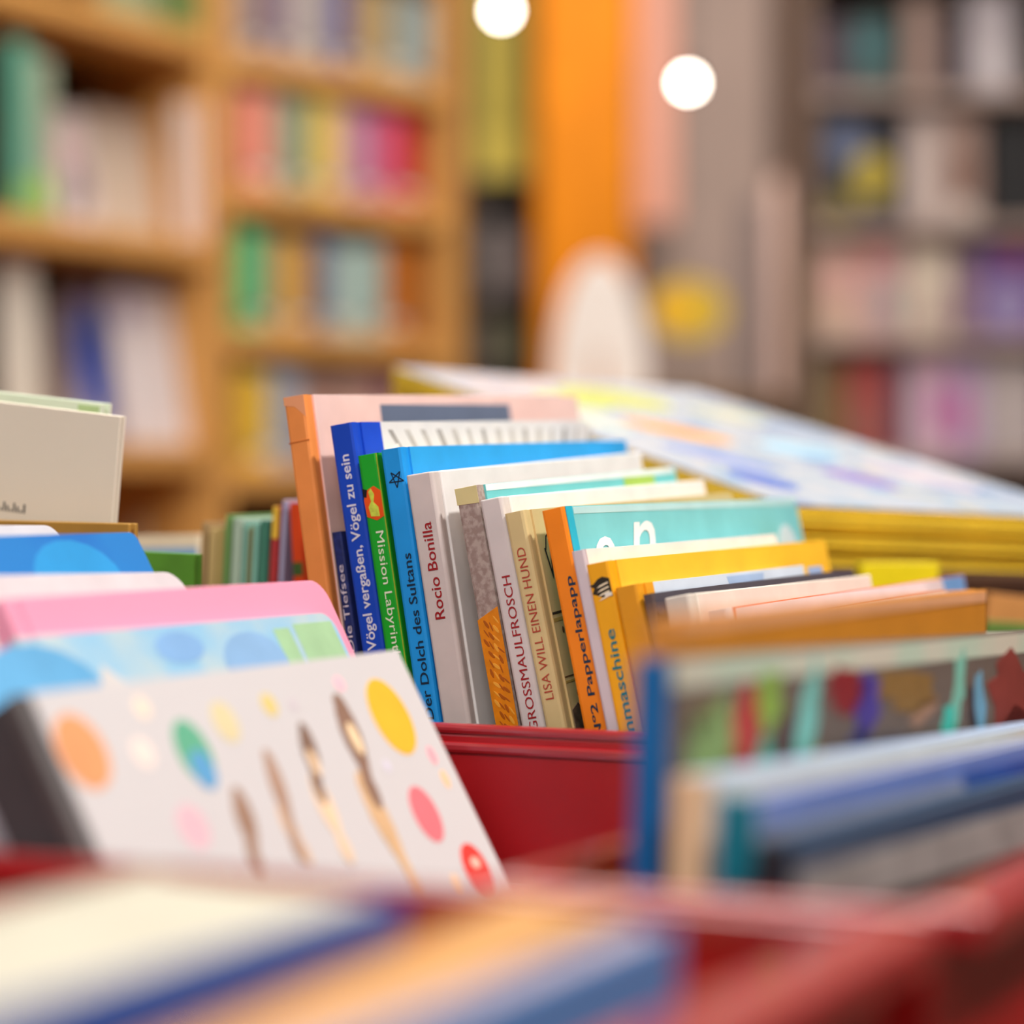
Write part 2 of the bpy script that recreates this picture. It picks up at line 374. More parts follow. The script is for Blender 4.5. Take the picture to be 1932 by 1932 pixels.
# 11 yellow
k = Book('yellow picture book with striped animal emblem and teal lettering on its spine', (1148, 1057), (1556, 1018), m=0.196, T=.0082, cov='#FBC02E', spn='#F6AE10', **{**kw, "yc": 0.837})
k.up_text('Traummaschine', 125, 420, .30, .70, mat('#0F7880', .5), .012)
ST = mat('#2B2416', .6)
k.spn([(k.T*a, k.d(c)) for a, c in ((.12, 32), (.1, 66), (.5, 66), (.72, 60), (.92, 56), (.80, 46), (.98, 40), (.82, 38), (.6, 30), (.4, 27))], ST)
for j in range(4):
    k.spn([(k.T*a, k.d(c+j*8)) for a, c in ((.2, 38), (.55, 42), (.72, 47), (.5, 45), (.2, 41))], mat('#F3E3C0', .6), .00022)
k.spn([(k.T*a, k.d(c)) for a, c in ((.12, 58), (.42, 58), (.42, 65), (.12, 65))], mat('#F0EBDD', .6), .00025)
k.done()
# 12 second yellow, pale blue cover
k = Book('pale blue picture book with golden yellow spine beside the striped animal emblem spine', (1202, 1101), (1515, 1066), m=0.196, T=.0080, cov='#C9D3E2', spn='#E39A18', quarter=.0125, **{**kw, "yc": 0.836})
k.cov([(.075, .001), (.11, .001), (.105, .011), (.08, .011)], mat('#9DB4D6', .5)); k.cov([(.155, .001), (.17, .001), (.17, .02), (.155, .02)], mat('#94A9CF', .5)); k.done()
k = Book('thin dark grey book behind the cream one at the end of the sharp row', (1232, 1119), (1610, 1073), m=.197, T=.0036, cov='#4C4650', spn='#5B4C4A', hard=False, **{**kw, "yc": 0.836}); k.done()
k = Book('cream picture book near the right end of the sharp row', (1300, 1120), (1642, 1084), m=0.185, T=.0088, cov='#EAE2D4', spn='#D6CDC0', **{**kw, "yc": 0.836}); k.done()
k = Book('coral red picture book with white top edge in the right half of the sharp row', (1372, 1146), (1818, 1084), m=0.172, T=.0068, cov='#F0764E', spn='#E9E4E4', **{**kw, "yc": 0.836})
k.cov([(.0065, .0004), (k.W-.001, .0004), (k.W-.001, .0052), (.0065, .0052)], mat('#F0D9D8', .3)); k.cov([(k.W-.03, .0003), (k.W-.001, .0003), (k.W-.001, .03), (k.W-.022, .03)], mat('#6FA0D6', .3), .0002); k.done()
k = Book('slim white book just behind the broad orange cover', (1420, 1172), (1786, 1117), m=0.17, T=.004, cov='#EFE9EE', hard=False, **{**kw, "yc": 0.836}); k.done()

# ---------------------------------------------------------------- left bin: covers seen from the fore-edge side
G2 = 'picture books in the left red bin'
kw = dict(yc=.7634, group=G2, anchor=1, zfloor=.919)
Yf = rowY(750, .7634)
k = Book('white picture book with colourful dots and brown brush figures on its cover', (20, 1312), (750, 1226), m=.44, T=.0042, Wd=.187, cov=mat('#CBC7C7', .5, .02, 8), spn='#5A5656', edge=WHT, H=.094, **kw)
Wc = k.W
def dot(px, py, rx, rz, c, rot=0., lift=.00012):
    # cover coordinates of a photographed spot
    o = k.P0; n = -k.Yl; d = Vector(((px-CX)/F, 1, (HY-py)/F)); t = (o-Vector((0, 0, CZ))).dot(n)/d.dot(n); P = Vector((0, 0, CZ))+d*t-o
    x, z = P.dot(k.X), -P.dot(k.Z)
    k.cov(ell(x, z, rx, rz, 24, rot), mat(c, .5), lift); return x, z
dot(738, 1352, .0105, .0122, '#ECB430'); dot(155, 1418, .0095, .0100, '#E29A68'); 
dot(366, 1418, .0072, .0090, '#62AE8C'); dot(384, 1452, .0048, .0055, '#5E9FCC', 0, .0002)
dot(804, 1536, .0070, .0088, '#DE747C'); dot(900, 1640, .0070, .0082, '#DC4038'); dot(896, 1628, .0026, .0018, '#F6B9A6', 0, .0003)
dot(425, 1362, .0055, .006, '#D9CBA0'); dot(508, 1330, .0035, .0035, '#DCC67C'); dot(268, 1335, .003, .003, '#F3DCC6')
dot(640, 1290, .0026, .0024, '#F3B9C4'); dot(553, 1330, .002, .002, '#C9BFC4'); dot(815, 1425, .0022, .003, '#F3A9B2'); dot(840, 1470, .002, .003, '#F3C69A')
dot(365, 1560, .006, .006, '#DDB4BE'); dot(862, 1665, .002, .003, '#F6CFA4'); dot(270, 1420, .004, .004, '#F1DDD2'); dot(730, 1445, .0018, .002, '#D8D2E0')
for (x0, y0, x1, y1, w, c) in ((648, 1345, 700, 1490, .0045, '#8A6B5A'), (578, 1390, 600, 1490, .0032, '#7E6354'), (510, 1440, 560, 1600, .003, '#A98874'), (455, 1515, 480, 1620, .0035, '#9B7A66'),
                           (690, 1490, 790, 1680, .0042, '#D4AE84'), (600, 1490, 650, 1600, .0035, '#E9C9A6'), (535, 1540, 575, 1610, .0026, '#D8B698')):
    for i in range(9):
        t = i/8.; dot(x0+(x1-x0)*t, y0+(y1-y0)*t, w*(.75+.35*math.sin(t*6)), w*1.35, c, 0, .00025+.00002*i)
dot(668, 1395, .0022, .005, '#F3D7AE', 0, .0006); dot(590, 1440, .0018, .004, '#EBCBA6', 0, .0006)
k.done()
k = Book('dark grey softcover whose spine stands in front at the left edge', (10, 1325), (289, 1289), m=.44, T=.016, Wd=.062, cov='#6A6668', spn='#4A484B', hard=False, Y=.6763, H=.088, **kw)
k.done()
wat = mat('#8FBCD8', .4, .06, 26, h2='#B4C6CA', kind='water')
k = Book('pale watercolour blue picture book with green patches behind the dotted white one', (0, 1205), (622, 1155), m=.44, T=.0039, Wd=.160, Y=rowY(622, .790), cov=wat, r=.006, H=.13, **kw)
gp = mat('#9CC094', .5, .12, 60)
k.cov([(.134, .003), (.157, .003), (.157, .03), (.134, .03)], gp); k.cov([(.122, .004), (.131, .004), (.132, .03), (.123, .03)], gp)
k.cov(ell(.07, .007, .012, .005, 16), mat('#7FA8D4', .5)); k.cov(ell(.106, .014, .017, .010, 18), mat('#86ACD2', .5)); k.cov(ell(.0, .022, .03, .02, 18), mat('#5FA0CC', .5)); k.cov([(.022, .022), (.03, .010), (.05, .026), (.06, .04), (.01, .04)], mat('#CFC8C4', .5), .0003)
k.done()
k = Book('pink picture book with rounded corner standing behind the watercolour one', (0, 1128), (606, 1093), m=.43, T=.0078, Wd=.165, Y=rowY(606, .803), cov=mat('#E894AE', .4, .03, 8), r=.007, H=.15, **kw); k.done()
k = Book('white board book with rounded corner behind the pink one', (0, 1084), (338, 1078), m=.45, T=.008, Wd=.17, cov='#CFC6C8', r=.008, H=.19, **kw); k.done()
k = Book('deep blue picture book with bright cyan patch left of the small spines', (-40, 1012), (254, 1004), m=.45, T=.009, Wd=.16, cov=mat('#2365B6', .4, .2, 14, h2='#2878BE'), r=.003, H=.2, **kw)
k.cov(ell(.12, .016, .022, .014, 18), mat('#2E90CC', .4)); k.done()
k = Book('white board book with rounded corner leaning at the left edge behind the deep blue one', (-60, 990), (106, 990), m=.45, T=.007, Wd=.13, cov='#CBC8CE', r=.006, H=.2, **kw); k.done()

# cream and green books propped upright at the left, facing the viewer
def upright(label, tl, tr, mside, Yl_, Yr_, T, H, cov, name='picture_book', group=None, wl=None, extra=None, edge=None, zf=.9146):
    P0 = at(*tl, Yl_); P1 = at(*tr, Yr_); X = P1-P0
    Wd = X.length; X.normalize(); N1 = (Vector((0, 0, 1))-X*X.z).normalized(); N2 = N1.cross(X)
    Z = (N1+N2*mside).normalized()
    if H is None: H = min((P.z-zf)/Z.z for P in (P0, P1))
    M = frame(P0-Z*H, X, Z)
    root = empty(name, M); tag(root, label, 'book', group)
    q = MB(); q.box((0, 0, 0), (Wd, .0018, H), cov); q.box((0, T-.0018, 0), (Wd, T, H), cov); q.box((0, .0018, 0), (.003, T-.0018, H), cov)
    if extra: extra(q, Wd, H)
    q.build('cover', root, .0004)
    q = MB(); q.box((.003, .0018, .003), (Wd-.003, T-.0018, H-.003), edge or PAGES); q.build('page_block', root)
    return root
def ex(q, Wd, H):
    for i in range(7):
        q.box((Wd-.0475+i*.0032, -.0002, .0052), (Wd-.0462+i*.0032, 0, .0065+.0022*((i*5) % 3)/2), INK)
upright('large cream white picture book standing upright at the left edge', (-170, 738), (226, 786), -.03, .94, .905, .004, None, mat('#F6ECD8', .55, .03, 10), extra=lambda q, Wd, H: [q.box((Wd-.046+i*.0014, -.0002, H-.0378), (Wd-.0453+i*.0014, 0, H-.0368+.0011*((i*5) % 3)), INK) for i in range(8)])
upright('pale green white picture book just behind the large cream one', (-170, 722), (193, 762), -.03, .96, .925, .006, None, mat('#E6F2DA', .5, .04, 30), extra=lambda q, Wd, H: q.box((Wd-.010, -.0002, H-.006), (Wd-.001, 0, H-.001), mat('#BBD69A')))
upright('brown gold book with top edge just below the large cream one', (-150, 978), (243, 988), 0, .925, .89, .006, None, mat('#B88A3E', .5, .15, 30))

# ---------------------------------------------------------------- small spines behind the pink book
G3 = 'small spines behind the pink book'
def simple_book(label, P, X, Z, Wd, T, H, cov, name='book', group=None, spn=None, dec=None, pages=True, cat='book'):
    """P: top corner of the spine on the cover side"""
    M = frame(P-Z.normalized()*H, X, Z); root = empty(name, M); tag(root, label, cat, group)
    t = min(.002, T*.2)
    q = MB(); q.box((t, 0, 0), (Wd, t, H), cov); q.box((t, T-t, 0), (Wd, T, H), cov); q.box((0, 0, 0), (t, T, H), spn or cov)
    if dec:
        for z0, z1, c in dec: q.box((-.0003, .0002, H-z1), (0, T-.0002, H-z0), c)
    q.build('cover', root, min(.0006, T*.1))
    if pages:
        q = MB(); q.box((t, t, .002), (Wd-.003, T-t, H-.003), PAGES); q.build('page_block', root)
    return root
v_, u_ = vdir(YAW), udir(YAW)
sm = [(378, 992, 393, '#A8895F', 'pale tan', None), (393, 1004, 409, '#C6AA72', 'sand coloured', None), (409, 1002, 422, '#B79E62', 'khaki tan', None), (423, 978, 437, '#6D9455', 'leaf green', None), (437, 984, 458, '#A9BDAC', 'grey green', None),
      (458, 992, 468, '#7FB5A6', 'teal green', None), (468, 1000, 476, '#8E8C62', 'thin olive', None), (477, 992, 488, '#86BFB0', 'mint', None), (488, 988, 508, '#3F7A68', 'dark green', None), (512, 962, 528, '#B23338', 'dark red', [(0, .012, mat('#E6B93C'))]),
      (531, 950, 541, '#A9A3C4', 'lavender grey', None)]
for x0, y0, x1, c, nm, dec in sm:
    Y0 = rowY(x1, .935); P = at(x1, y0-6, Y0); T = (x1-x0-2.4)/F*Y0/.9
    Z = Vector((0, 0, 1))-u_*(-.06)
    Z = (Z-v_*Z.dot(v_)).normalized()
    simple_book(nm+' spine in the small row behind the pink book', P, v_, Z, .10, T, (P.z-.9195)/Z.z, mat(c, .55), group=G3, dec=dec)
P = at(566, 948, rowY(566, .935)); Z = (Vector((0, 0, 1))-u_*.06).normalized()
simple_book('orange red book with a green mark leaning against the tall orange spine', P, v_, Z, .1, .0045, (P.z-.9195)/Z.z, mat('#D8420F', .5), group=G3, dec=[(.022, .027, mat('#3F5A28'))])
upright('bright green softcover standing between the deep blue book and the small spines', (250, 1040), (366, 1046), 0, .93, .91, .004, None, mat('#5C9A34', .5, .15, 40), zf=.915)
upright('book with a pale blue band and cream top edge behind the bright green one', (180, 1012), (372, 1008), 0, 1.07, 1.045, .004, None, mat('#F0DEC0', .5), extra=lambda q, Wd, H: q.box((0, -.0002, H-.011), (Wd, 0, H-.005), mat('#8FB4D8')), zf=.9185)

# ---------------------------------------------------------------- lower right bin
G4 = 'picture books in the lower right bin'
kw = dict(group=G4, zfloor=.919)
k = Book('broad orange picture book just behind the colourful crowd cover at right', (1254, 1166), (1862, 1113), yc=.575, m=-0.025, T=.0048, cov='#D48A22', spn='#D89244', **kw)
k.mb.box((.0065, -.0002, k.H-.0035), (k.W-.001, 0, k.H-.0005), mat('#F2B27E', .3)); k.done()
k = Book('picture book with blue spine and a colourful crowd pattern on its cover', (1247, 1246), (1990, 1188), yc=.556, m=-0.03, T=.0062, cov='#6F6258', spn='#0B66A8', **kw)
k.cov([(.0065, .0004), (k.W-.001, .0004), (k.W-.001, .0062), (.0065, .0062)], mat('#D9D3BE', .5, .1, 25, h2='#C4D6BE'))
for (x, z, rx, rz, c, rot) in ((.030, .026, .015, .017, '#8FAE6C', .2), (.024, .014, .009, .006, '#7E6F52', 0), (.049, .020, .008, .014, '#C0403C', .25), (.045, .031, .009, .008, '#A8484A', 0), (.064, .011, .008, .007, '#8DB04A', .1), (.061, .030, .010, .010, '#3FB39A', .3), (.075, .024, .004, .012, '#4A3236', .2),
                          (.090, .018, .006, .016, '#7ED0C4', .35), (.099, .031, .008, .006, '#C9BE4A', .2), (.118, .011, .014, .006, '#8A2026', .15), (.134, .015, .010, .008, '#4A3C94', -.5), (.128, .024, .008, .004, '#38407E', -.3), (.168, .013, .026, .0055, '#8C6A36', .1), (.182, .019, .012, .003, '#A8826A', -.2),
                          (.150, .028, .040, .005, '#5F585C', .05), (.205, .024, .006, .006, '#3FC4B0', 0), (.214, .014, .005, .011, '#7FC3AC', .25), (.227, .021, .003, .008, '#3A2E32', -.3), (.236, .022, .005, .013, '#6FA9C4', -.35), (.268, .018, .022, .012, '#8C3A32', .1), (.275, .030, .018, .008, '#5E1E20', 0)):
    pts = ell(x, z, rx, rz, 14, rot)
    k.cov([(px_+rx*.22*math.sin(i*2.7+x*300), pz_+rz*.16*math.cos(i*1.9+z*500)) for i, (px_, pz_) in enumerate(pts)], mat(c, .5, .15, 80), .0002)
k.done()
k = Book('cream spined picture book with pale blue cover in the lower right bin', (1332, 1470), (1990, 1362), yc=.549, m=-0.03, T=.0078, cov='#B9CBE6', spn='#EBC9A0', **kw)
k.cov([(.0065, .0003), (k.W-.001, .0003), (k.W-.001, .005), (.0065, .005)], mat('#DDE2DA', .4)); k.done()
k = Book('teal spined picture book with periwinkle and deep blue cover', (1412, 1508), (1990, 1392), yc=.543, m=-0.03, T=.0066, cov='#A6ADC4', spn='#04788C', **kw)
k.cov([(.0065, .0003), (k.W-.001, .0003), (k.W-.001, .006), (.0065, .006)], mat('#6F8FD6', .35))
k.cov([(k.W-.09, .004), (k.W-.001, .004), (k.W-.001, .05), (k.W-.065, .05), (k.W-.08, .016)], mat('#2F5CB0', .4, .1, 30), .0002); k.done()
k = Book('black spined picture book with slate blue and silver cover', (1480, 1592), (1990, 1462), yc=.537, m=-0.03, T=.0068, cov='#3B536E', spn='#23262E', **kw)
k.cov([(.0065, .0062), (k.W-.001, .0062), (k.W-.001, .06), (.0065, .06)], mat('#A8A4A0', .4, .25, 70), .0002)
k.cov([(.02, .0165), (k.W-.001, .0165), (k.W-.001, .12), (.02, .12)], mat('#1C1414', .6), .0003); k.done()

# ---------------------------------------------------------------- nearest bin: thick books at the bottom edge
G5 = 'thick books in the nearest red bin'
kw = dict(group=G5, zfloor=.92, anchor=1, yc=.45)
k = Book('blue grey picture book crossing the bottom edge of the photo', (800, 1932), (1283, 1748), m=-.02, T=.0085, Wd=.16, cov=mat('#5F88C0', .5, .04, 6), back=mat('#B0A4AE'), edge=mat('#B4A6AC', .8), Y=.452, pgdrop=.001, **kw); k.done()
k = Book('tan edged thick book beside the blue grey one at the bottom', (700, 1932), (1175, 1712), m=-.02, T=.020, Wd=.15, cov=mat('#C08A4C'), edge=mat('#C08E56', .8), Y=.458, pgdrop=.001, **kw); k.done()
k = Book('thick cream book with violet blue cover at the lower left corner', (0, 1915), (765, 1690), m=-.02, T=.052, Wd=.21, cov=mat('#3F5FB0', .5, .05, 8), back=mat('#BDB8A8'), edge=mat('#BDB8A6', .8), Y=.455, pgdrop=.001, **kw); k.done()

# ---------------------------------------------------------------- yellow edged pile on its sloping stand
A = Vector((-.058, 1.30, CZ+.055)); q_ = Vector((.1678, -.24, -.0655)); p_ = Vector((.0977+.058, .111, -.008))
LQ, LP = q_.length, p_.length
qn = q_.normalized(); pn = (p_-qn*p_.dot(qn)).normalized(); nn = pn.cross(qn); nn = nn if nn.z > 0 else -nn
YEL = mat('#F2CE3C', .45, .1, 30)
M0 = Matrix((qn, nn.cross(qn), nn)).transposed().to_4x4()
if (nn.cross(qn)).dot(pn) < 0: print('pile frame flipped')
COVM = bpy.data.materials.new('glossy_map'); COVM.use_nodes = True
nt = COVM.node_tree; bs = nt.nodes['Principled BSDF']; bs.inputs['Roughness'].default_value = .22
tc = nt.nodes.new('ShaderNodeTexCoord'); nz = nt.nodes.new('ShaderNodeTexNoise'); nz.inputs['Scale'].default_value = 22; nz.inputs['Detail'].default_value = 2
cr = nt.nodes.new('ShaderNodeValToRGB'); nt.links.new(tc.outputs['Object'], nz.inputs['Vector']); nt.links.new(nz.outputs['Fac'], cr.inputs[0]); nt.links.new(cr.outputs[0], bs.inputs['Base Color'])
e = cr.color_ramp.elements; e[0].position = .33; e[0].color = lin('#93A8CC'); e[1].position = .75; e[1].color = lin('#BFCB86')
for p, c in ((.42, '#BCC8D6'), (.5, '#CFCFD2'), (.58, '#A4BFD6'), (.66, '#CFC8BE')):
    x = e.new(p); x.color = lin(c)
def pile_book(i, off, lab, top=False):
    M = M0.copy(); M.translation = A - nn*(.0042*(i+1)) + qn*off[0] + pn*off[1]
    root = empty('picture_book', M); tag(root, lab, 'book', 'yellow edged books in the sloping pile')
    q = MB(); T = .0039; mx = COVM if top else YEL
    q.box((0, 0, T-.0006), (LQ, LP, T), mx); q.box((0, 0, 0), (LQ, LP, .0006), YEL); q.box((0, 0, .0006), (.0009, LP, T-.0006), YEL)
    if top:
        for (cx, cy, rx, ry, c, rt) in ((.14, .07, .028, .014, '#F0A21E', .5), (.2, .045, .03, .010, '#8FA0D6', .3), (.235, .1, .02, .012, '#8E78BE', .2), (.12, .03, .03, .008, '#DCE7CC', .2), (.05, .10, .03, .03, '#C6C966', 0), (.08, .15, .02, .02, '#CFCDB0', 0), (.25, .03, .02, .012, '#5F78C6', 0), (.22, .15, .03, .015, '#D0C2CA', .4), (.17, .12, .02, .02, '#A9D0E4', 0), (.07, .06, .02, .02, '#C7D886', .3)):
            q.prism([(x, y, T) for x, y in ell(cx, cy, rx, ry, 20, rt)], mat(c, .3), (0, 0, .00015))
    q.build('cover', root, .0003)
    q = MB(); q.box((.0009, .0008, .0006), (LQ-.0008, LP-.0008, T-.0006), mat('#F2D64A', .6, .12, 300)); q.build('page_block', root)
names = ['topmost', 'second from the top', 'third from the top', 'fourth from the top', 'fifth from the top', 'lowest']
offs = [(0, 0), (.002, -.0015), (-.001, .001), (.0025, -.001), (.0, .0015), (.0015, 0)]
for i in range(6):
    pile_book(i, offs[i], ('glossy picture book with pale map like cover, topmost of the sloping yellow edged pile' if i == 0 else 'yellow edged picture book, %s of the sloping pile' % names[i]), i == 0)
# stand under the pile
M = M0.copy(); M.translation = A-nn*.0256
st = empty('sloping_display_stand', M); tag(st, 'dark sloping display stand carrying the yellow edged pile', 'stand')
q = MB(); q.box((-.01, -.01, -.012), (LQ+.01, LP+.01, 0), DW); q.build('sloping_board', st, .002)
Mi = M.inverted()
for cx, cy in ((.02, .02), (.02, LP-.02), (LQ-.075, .02), (LQ-.075, LP-.02)):
    w0 = M@Vector((cx, cy, -.010)); h = w0.z-.9145
    q = MB(); q.prism([Mi@Vector((w0.x+a, w0.y+c, .9145)) for a, c in ((-.008, -.008), (.008, -.008), (.008, .008), (-.008, .008))], DW, Mi.to_3x3()@Vector((0, 0, h))); q.build('leg', st)

# right of the sharp row: things behind the coral book
G6 = 'picture books behind the right end of the sharp row'
upright('bright yellow picture book standing below the yellow edged pile', (1626, 1062), (1772, 1062), .0, 1.068, 1.076, .008, None, mat('#EBD51A', .45), group=G6, zf=.915)
upright('orange tan picture book at the right edge below the pile', (1866, 1118), (2050, 1140), 0, 1.112, 1.122, .008, None, mat('#C98A4E', .5), group=G6)
upright('green picture book at the right edge below the orange tan one', (1862, 1172), (2060, 1184), 0, 1.092, 1.10, .008, None, mat('#5E7A34', .5, .1, 30), group=G6)
upright('pale green white picture book at the right edge above the crowd cover', (1858, 1200), (2080, 1212), 0, 1.072, 1.08, .006, None, mat('#DCE3CF', .5), group=G6)

# ---------------------------------------------------------------- wooden bookcases at left
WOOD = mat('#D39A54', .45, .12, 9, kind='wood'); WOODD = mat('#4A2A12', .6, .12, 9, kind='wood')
def bookcase(label, yaw, x0, Y0, t0, t1, shelves, depth=.2, zt=2.15, sl=.016, sr=.016):
    v = vdir(yaw); O = Vector(((x0-CX)/F*Y0, Y0, 0)); back = -udir(yaw)
    M = Matrix((v, back, (0, 0, 1))).transposed().to_4x4(); M.translation = O
    r = empty('wooden_bookcase', M); tag(r, label, 'bookcase', None)
    side = max(sl, sr)
    for x, w in ((t0, sl), (t1-sr, sr)): q = MB(); q.box((x, 0, 0), (x+w, depth, zt), WOOD); q.build('side_panel', r, .003)
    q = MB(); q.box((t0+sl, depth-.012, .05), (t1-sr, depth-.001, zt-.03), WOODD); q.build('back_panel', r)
    for z in shelves: q = MB(); q.box((t0+sl, .002, z-.016), (t1-sr, depth-.012, z+.016), WOOD); q.build('shelf', r, .003)
    return M
def px_on(M, x, din=0.):
    """distance along the bookcase front seen at pixel column x"""
    O = M@Vector((0, din, 0)); v = M.to_3x3()@Vector((1, 0, 0)); k = (x-CX)/F
    return (k*O.y-O.x)/(v.x-k*v.y)
K_ = .756
SH1 = [CZ+.73*K_, CZ+.378*K_, CZ+.03*K_, CZ-.32*K_, .66, .38, .12]
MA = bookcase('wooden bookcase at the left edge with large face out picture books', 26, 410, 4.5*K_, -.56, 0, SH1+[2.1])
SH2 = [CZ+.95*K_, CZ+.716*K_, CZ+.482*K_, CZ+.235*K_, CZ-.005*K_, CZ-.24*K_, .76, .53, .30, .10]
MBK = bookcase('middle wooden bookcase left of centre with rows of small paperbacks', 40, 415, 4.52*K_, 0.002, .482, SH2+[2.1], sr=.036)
def row(M, items, zs, lab, grp, depth_in=.02):
    for n, (xa, xb, h, c, nm) in enumerate(items):
        h *= K_; din_ = .012+.003*((n*7) % 3); ta, tb = px_on(M, xa, .012), px_on(M, xb, .012)
        v = M.to_3x3()@Vector((1, 0, 0)); bk = M.to_3x3()@Vector((0, 1, 0))
        # book spines face out: local X goes into the shelf, thickness runs along the shelf
        P = M@Vector((ta+.0006, din_, zs+.0163+h))
        root = empty('paperback', frame(P-Vector((0, 0, h)), bk, Vector((0, 0, 1))))
        # frame(): Y = Z x X
        q = MB(); T = tb-ta-.0014
        s_ = 1 if (Vector((0, 0, 1)).cross(bk)).dot(v) > 0 else -1
        y0, y1 = (0, T) if s_ > 0 else (-T, 0)
        mm = mat(c, .5, .12, 40)
        q.box((0, y0, 0), (.0015, y1, h), mm); q.box((.0015, y0, 0), (.12, y0+.001, h), mm); q.box((.0015, y1-.001, 0), (.12, y1, h), mm)
        q.box((-.0003, y0+.0006, h*.12), (0, y1-.0006, h*.2), mat('#E6DCCB', .6) if n % 3 else mat('#5A4A44', .6))
        q.build('cover', root); q = MB(); q.box((.0015, y0+.001, .001), (.118, y1-.001, h-.002), PAGES); q.build('page_block', root)
        lb = nm+' paperback spine, number '+str(n+1)
        tag(root, '%s paperback, %s on the %s' % (nm, ORD[n], lab), 'book', grp)
ORD = ['first from the left', 'second from the left', 'third from the left', 'fourth from the left', 'fifth from the left', 'sixth from the left', 'seventh from the left', 'eighth from the left', 'ninth from the left', 'tenth from the left',
       'eleventh from the left', 'twelfth from the left', 'thirteenth from the left', 'fourteenth from the left', 'fifteenth from the left', 'sixteenth from the left']
def sp(xa, xb, n, h, cols, nm):
    w = (xb-xa)/n; return [(xa+w*i, xa+w*(i+1), h*(1-.03*((i*5) % 3)), cols[i % len(cols)], nm) for i in range(n)]
row(MBK, sp(448, 478, 2, .16, ['#B8A493', '#A89080'], 'beige grey')+sp(480, 522, 2, .16, ['#8E7480', '#6F6270'], 'mauve grey')+sp(524, 560, 2, .17, ['#A98E90', '#A09AA8'], 'dusty rose')+sp(562, 626, 3, .17, ['#B5A79E', '#A8A0A0', '#B9AFA6'], 'pale grey')+sp(628, 668, 2, .175, ['#5A5690', '#6B648E'], 'violet navy')+sp(670, 742, 3, .17, ['#B69A64', '#AE946E'], 'tan')+sp(744, 820, 2, .17, ['#8C9C9A', '#A2A8A2'], 'grey green'), SH2[1], 'uppermost row of the middle bookcase', 'paperbacks on the uppermost visible row')
row(MBK, sp(450, 474, 1, .17, ['#E79A7E'], 'salmon')+sp(474, 500, 1, .17, ['#DC6A66'], 'coral red')+sp(500, 524, 1, .17, ['#EBA88E'], 'pale salmon')+sp(526, 590, 3, .17, ['#8F9C84', '#9CA68C', '#7E907E'], 'grey green')+sp(592, 648, 3, .175, ['#D9BC52', '#F0CE72', '#E8C266'], 'butter yellow')+sp(650, 696, 2, .165, ['#C497AA', '#B690A8'], 'lilac pink')+sp(698, 744, 2, .17, ['#C45A86', '#D0708E'], 'magenta pink')+sp(746, 800, 2, .17, ['#D6323C', '#C62A30'], 'red'), SH2[2], 'second row of the middle bookcase', 'paperbacks on the second visible row')
row(MBK, sp(456, 486, 1, .175, ['#66C27C'], 'fresh green')+sp(487, 522, 2, .17, ['#6E8F7C', '#86987F'], 'sage green')+sp(524, 596, 3, .17, ['#C89A4C', '#D8A458', '#B98E48'], 'gold tan')+sp(597, 622, 1, .175, ['#5A5C84'], 'slate navy')+sp(623, 728, 4, .17, ['#9FB0AA', '#B4C4BC', '#A2BEB6'], 'mint grey')+sp(735, 802, 2, .18, ['#C07024', '#A85E22'], 'rust brown'), SH2[3], 'third row of the middle bookcase', 'paperbacks on the third visible row')
row(MBK, sp(452, 510, 2, .17, ['#DDB040', '#E3B92E'], 'golden yellow')+sp(512, 566, 2, .175, ['#8E96A6', '#A6AEBA'], 'grey blue')+sp(568, 700, 4, .165, ['#A88476', '#9A7468', '#B08C7E'], 'dusty brown')+sp(702, 780, 3, .165, ['#A8787A', '#8E6A66'], 'rose brown'), SH2[4], 'fourth row of the middle bookcase', 'paperbacks on the fourth visible row')
def face_out(M, xa, xb, h, zs, c, label, lean=.16, decs=(), T=.012, din=.1, rot=0., group='face out books in the left bookcase', name='picture_book'):
    h *= K_; din *= K_; ta, tb = px_on(M, xa, din), min(-.019, px_on(M, xb, din)); Wd = tb-ta
    v = M.to_3x3()@Vector((1, 0, 0)); bk = M.to_3x3()@Vector((0, 1, 0))
    Z = (Vector((0, 0, 1))+bk*lean+v*rot).normalized(); X = (v-Z*v.dot(Z)).normalized()
    P = M@Vector((ta, din-T, zs+.0163+max(0, -rot*Wd)+abs(T*lean)+.001))
    root = empty(name, frame(P, X, Z)); tag(root, label, 'book', group)
    q = MB(); mm = mat(c, .5, .05, 12)
    s_ = 1 if Z.cross(X).dot(bk) > 0 else -1
    def bx(x0, x1, y0, y1, z0, z1, m): q.box((x0, min(y0*s_, y1*s_), z0), (x1, max(y0*s_, y1*s_), z1), m)
    bx(0, Wd, 0, .002, 0, h, mm); bx(0, Wd, T-.002, T, 0, h, mm); bx(0, .002, .002, T-.002, 0, h, mm)
    for (cx, cz, rx, rz, cc) in decs:
        q.prism([(x*Wd, -.0004*s_, z*h) for x, z in ell(cx, cz, rx, rz, 16)], mat(cc, .5, .1, 40), (0, .0004*s_, 0))
    q.build('cover', root); q = MB(); bx(.002, Wd-.002, .002, T-.002, .002, h-.002, PAGES); q.build('page_block', root)
MA_row = lambda *a, **k: face_out(MA, *a, **k)
z1 = SH1[1]; z2 = SH1[2]; z3 = SH1[3]; z0 = SH1[0]
MA_row(12, 46, .27, z1, '#5E9E86', 'teal green tall picture book at the far left of the upper shelf', decs=((.5, .1, .45, .1, '#8DB858'),), din=.03, lean=.02)
MA_row(47, 88, .25, z1, '#9BA48C', 'grey and lime picture book second from the left on the upper shelf', decs=((.5, .15, .45, .14, '#A2C25E'),), din=.03, lean=.02)
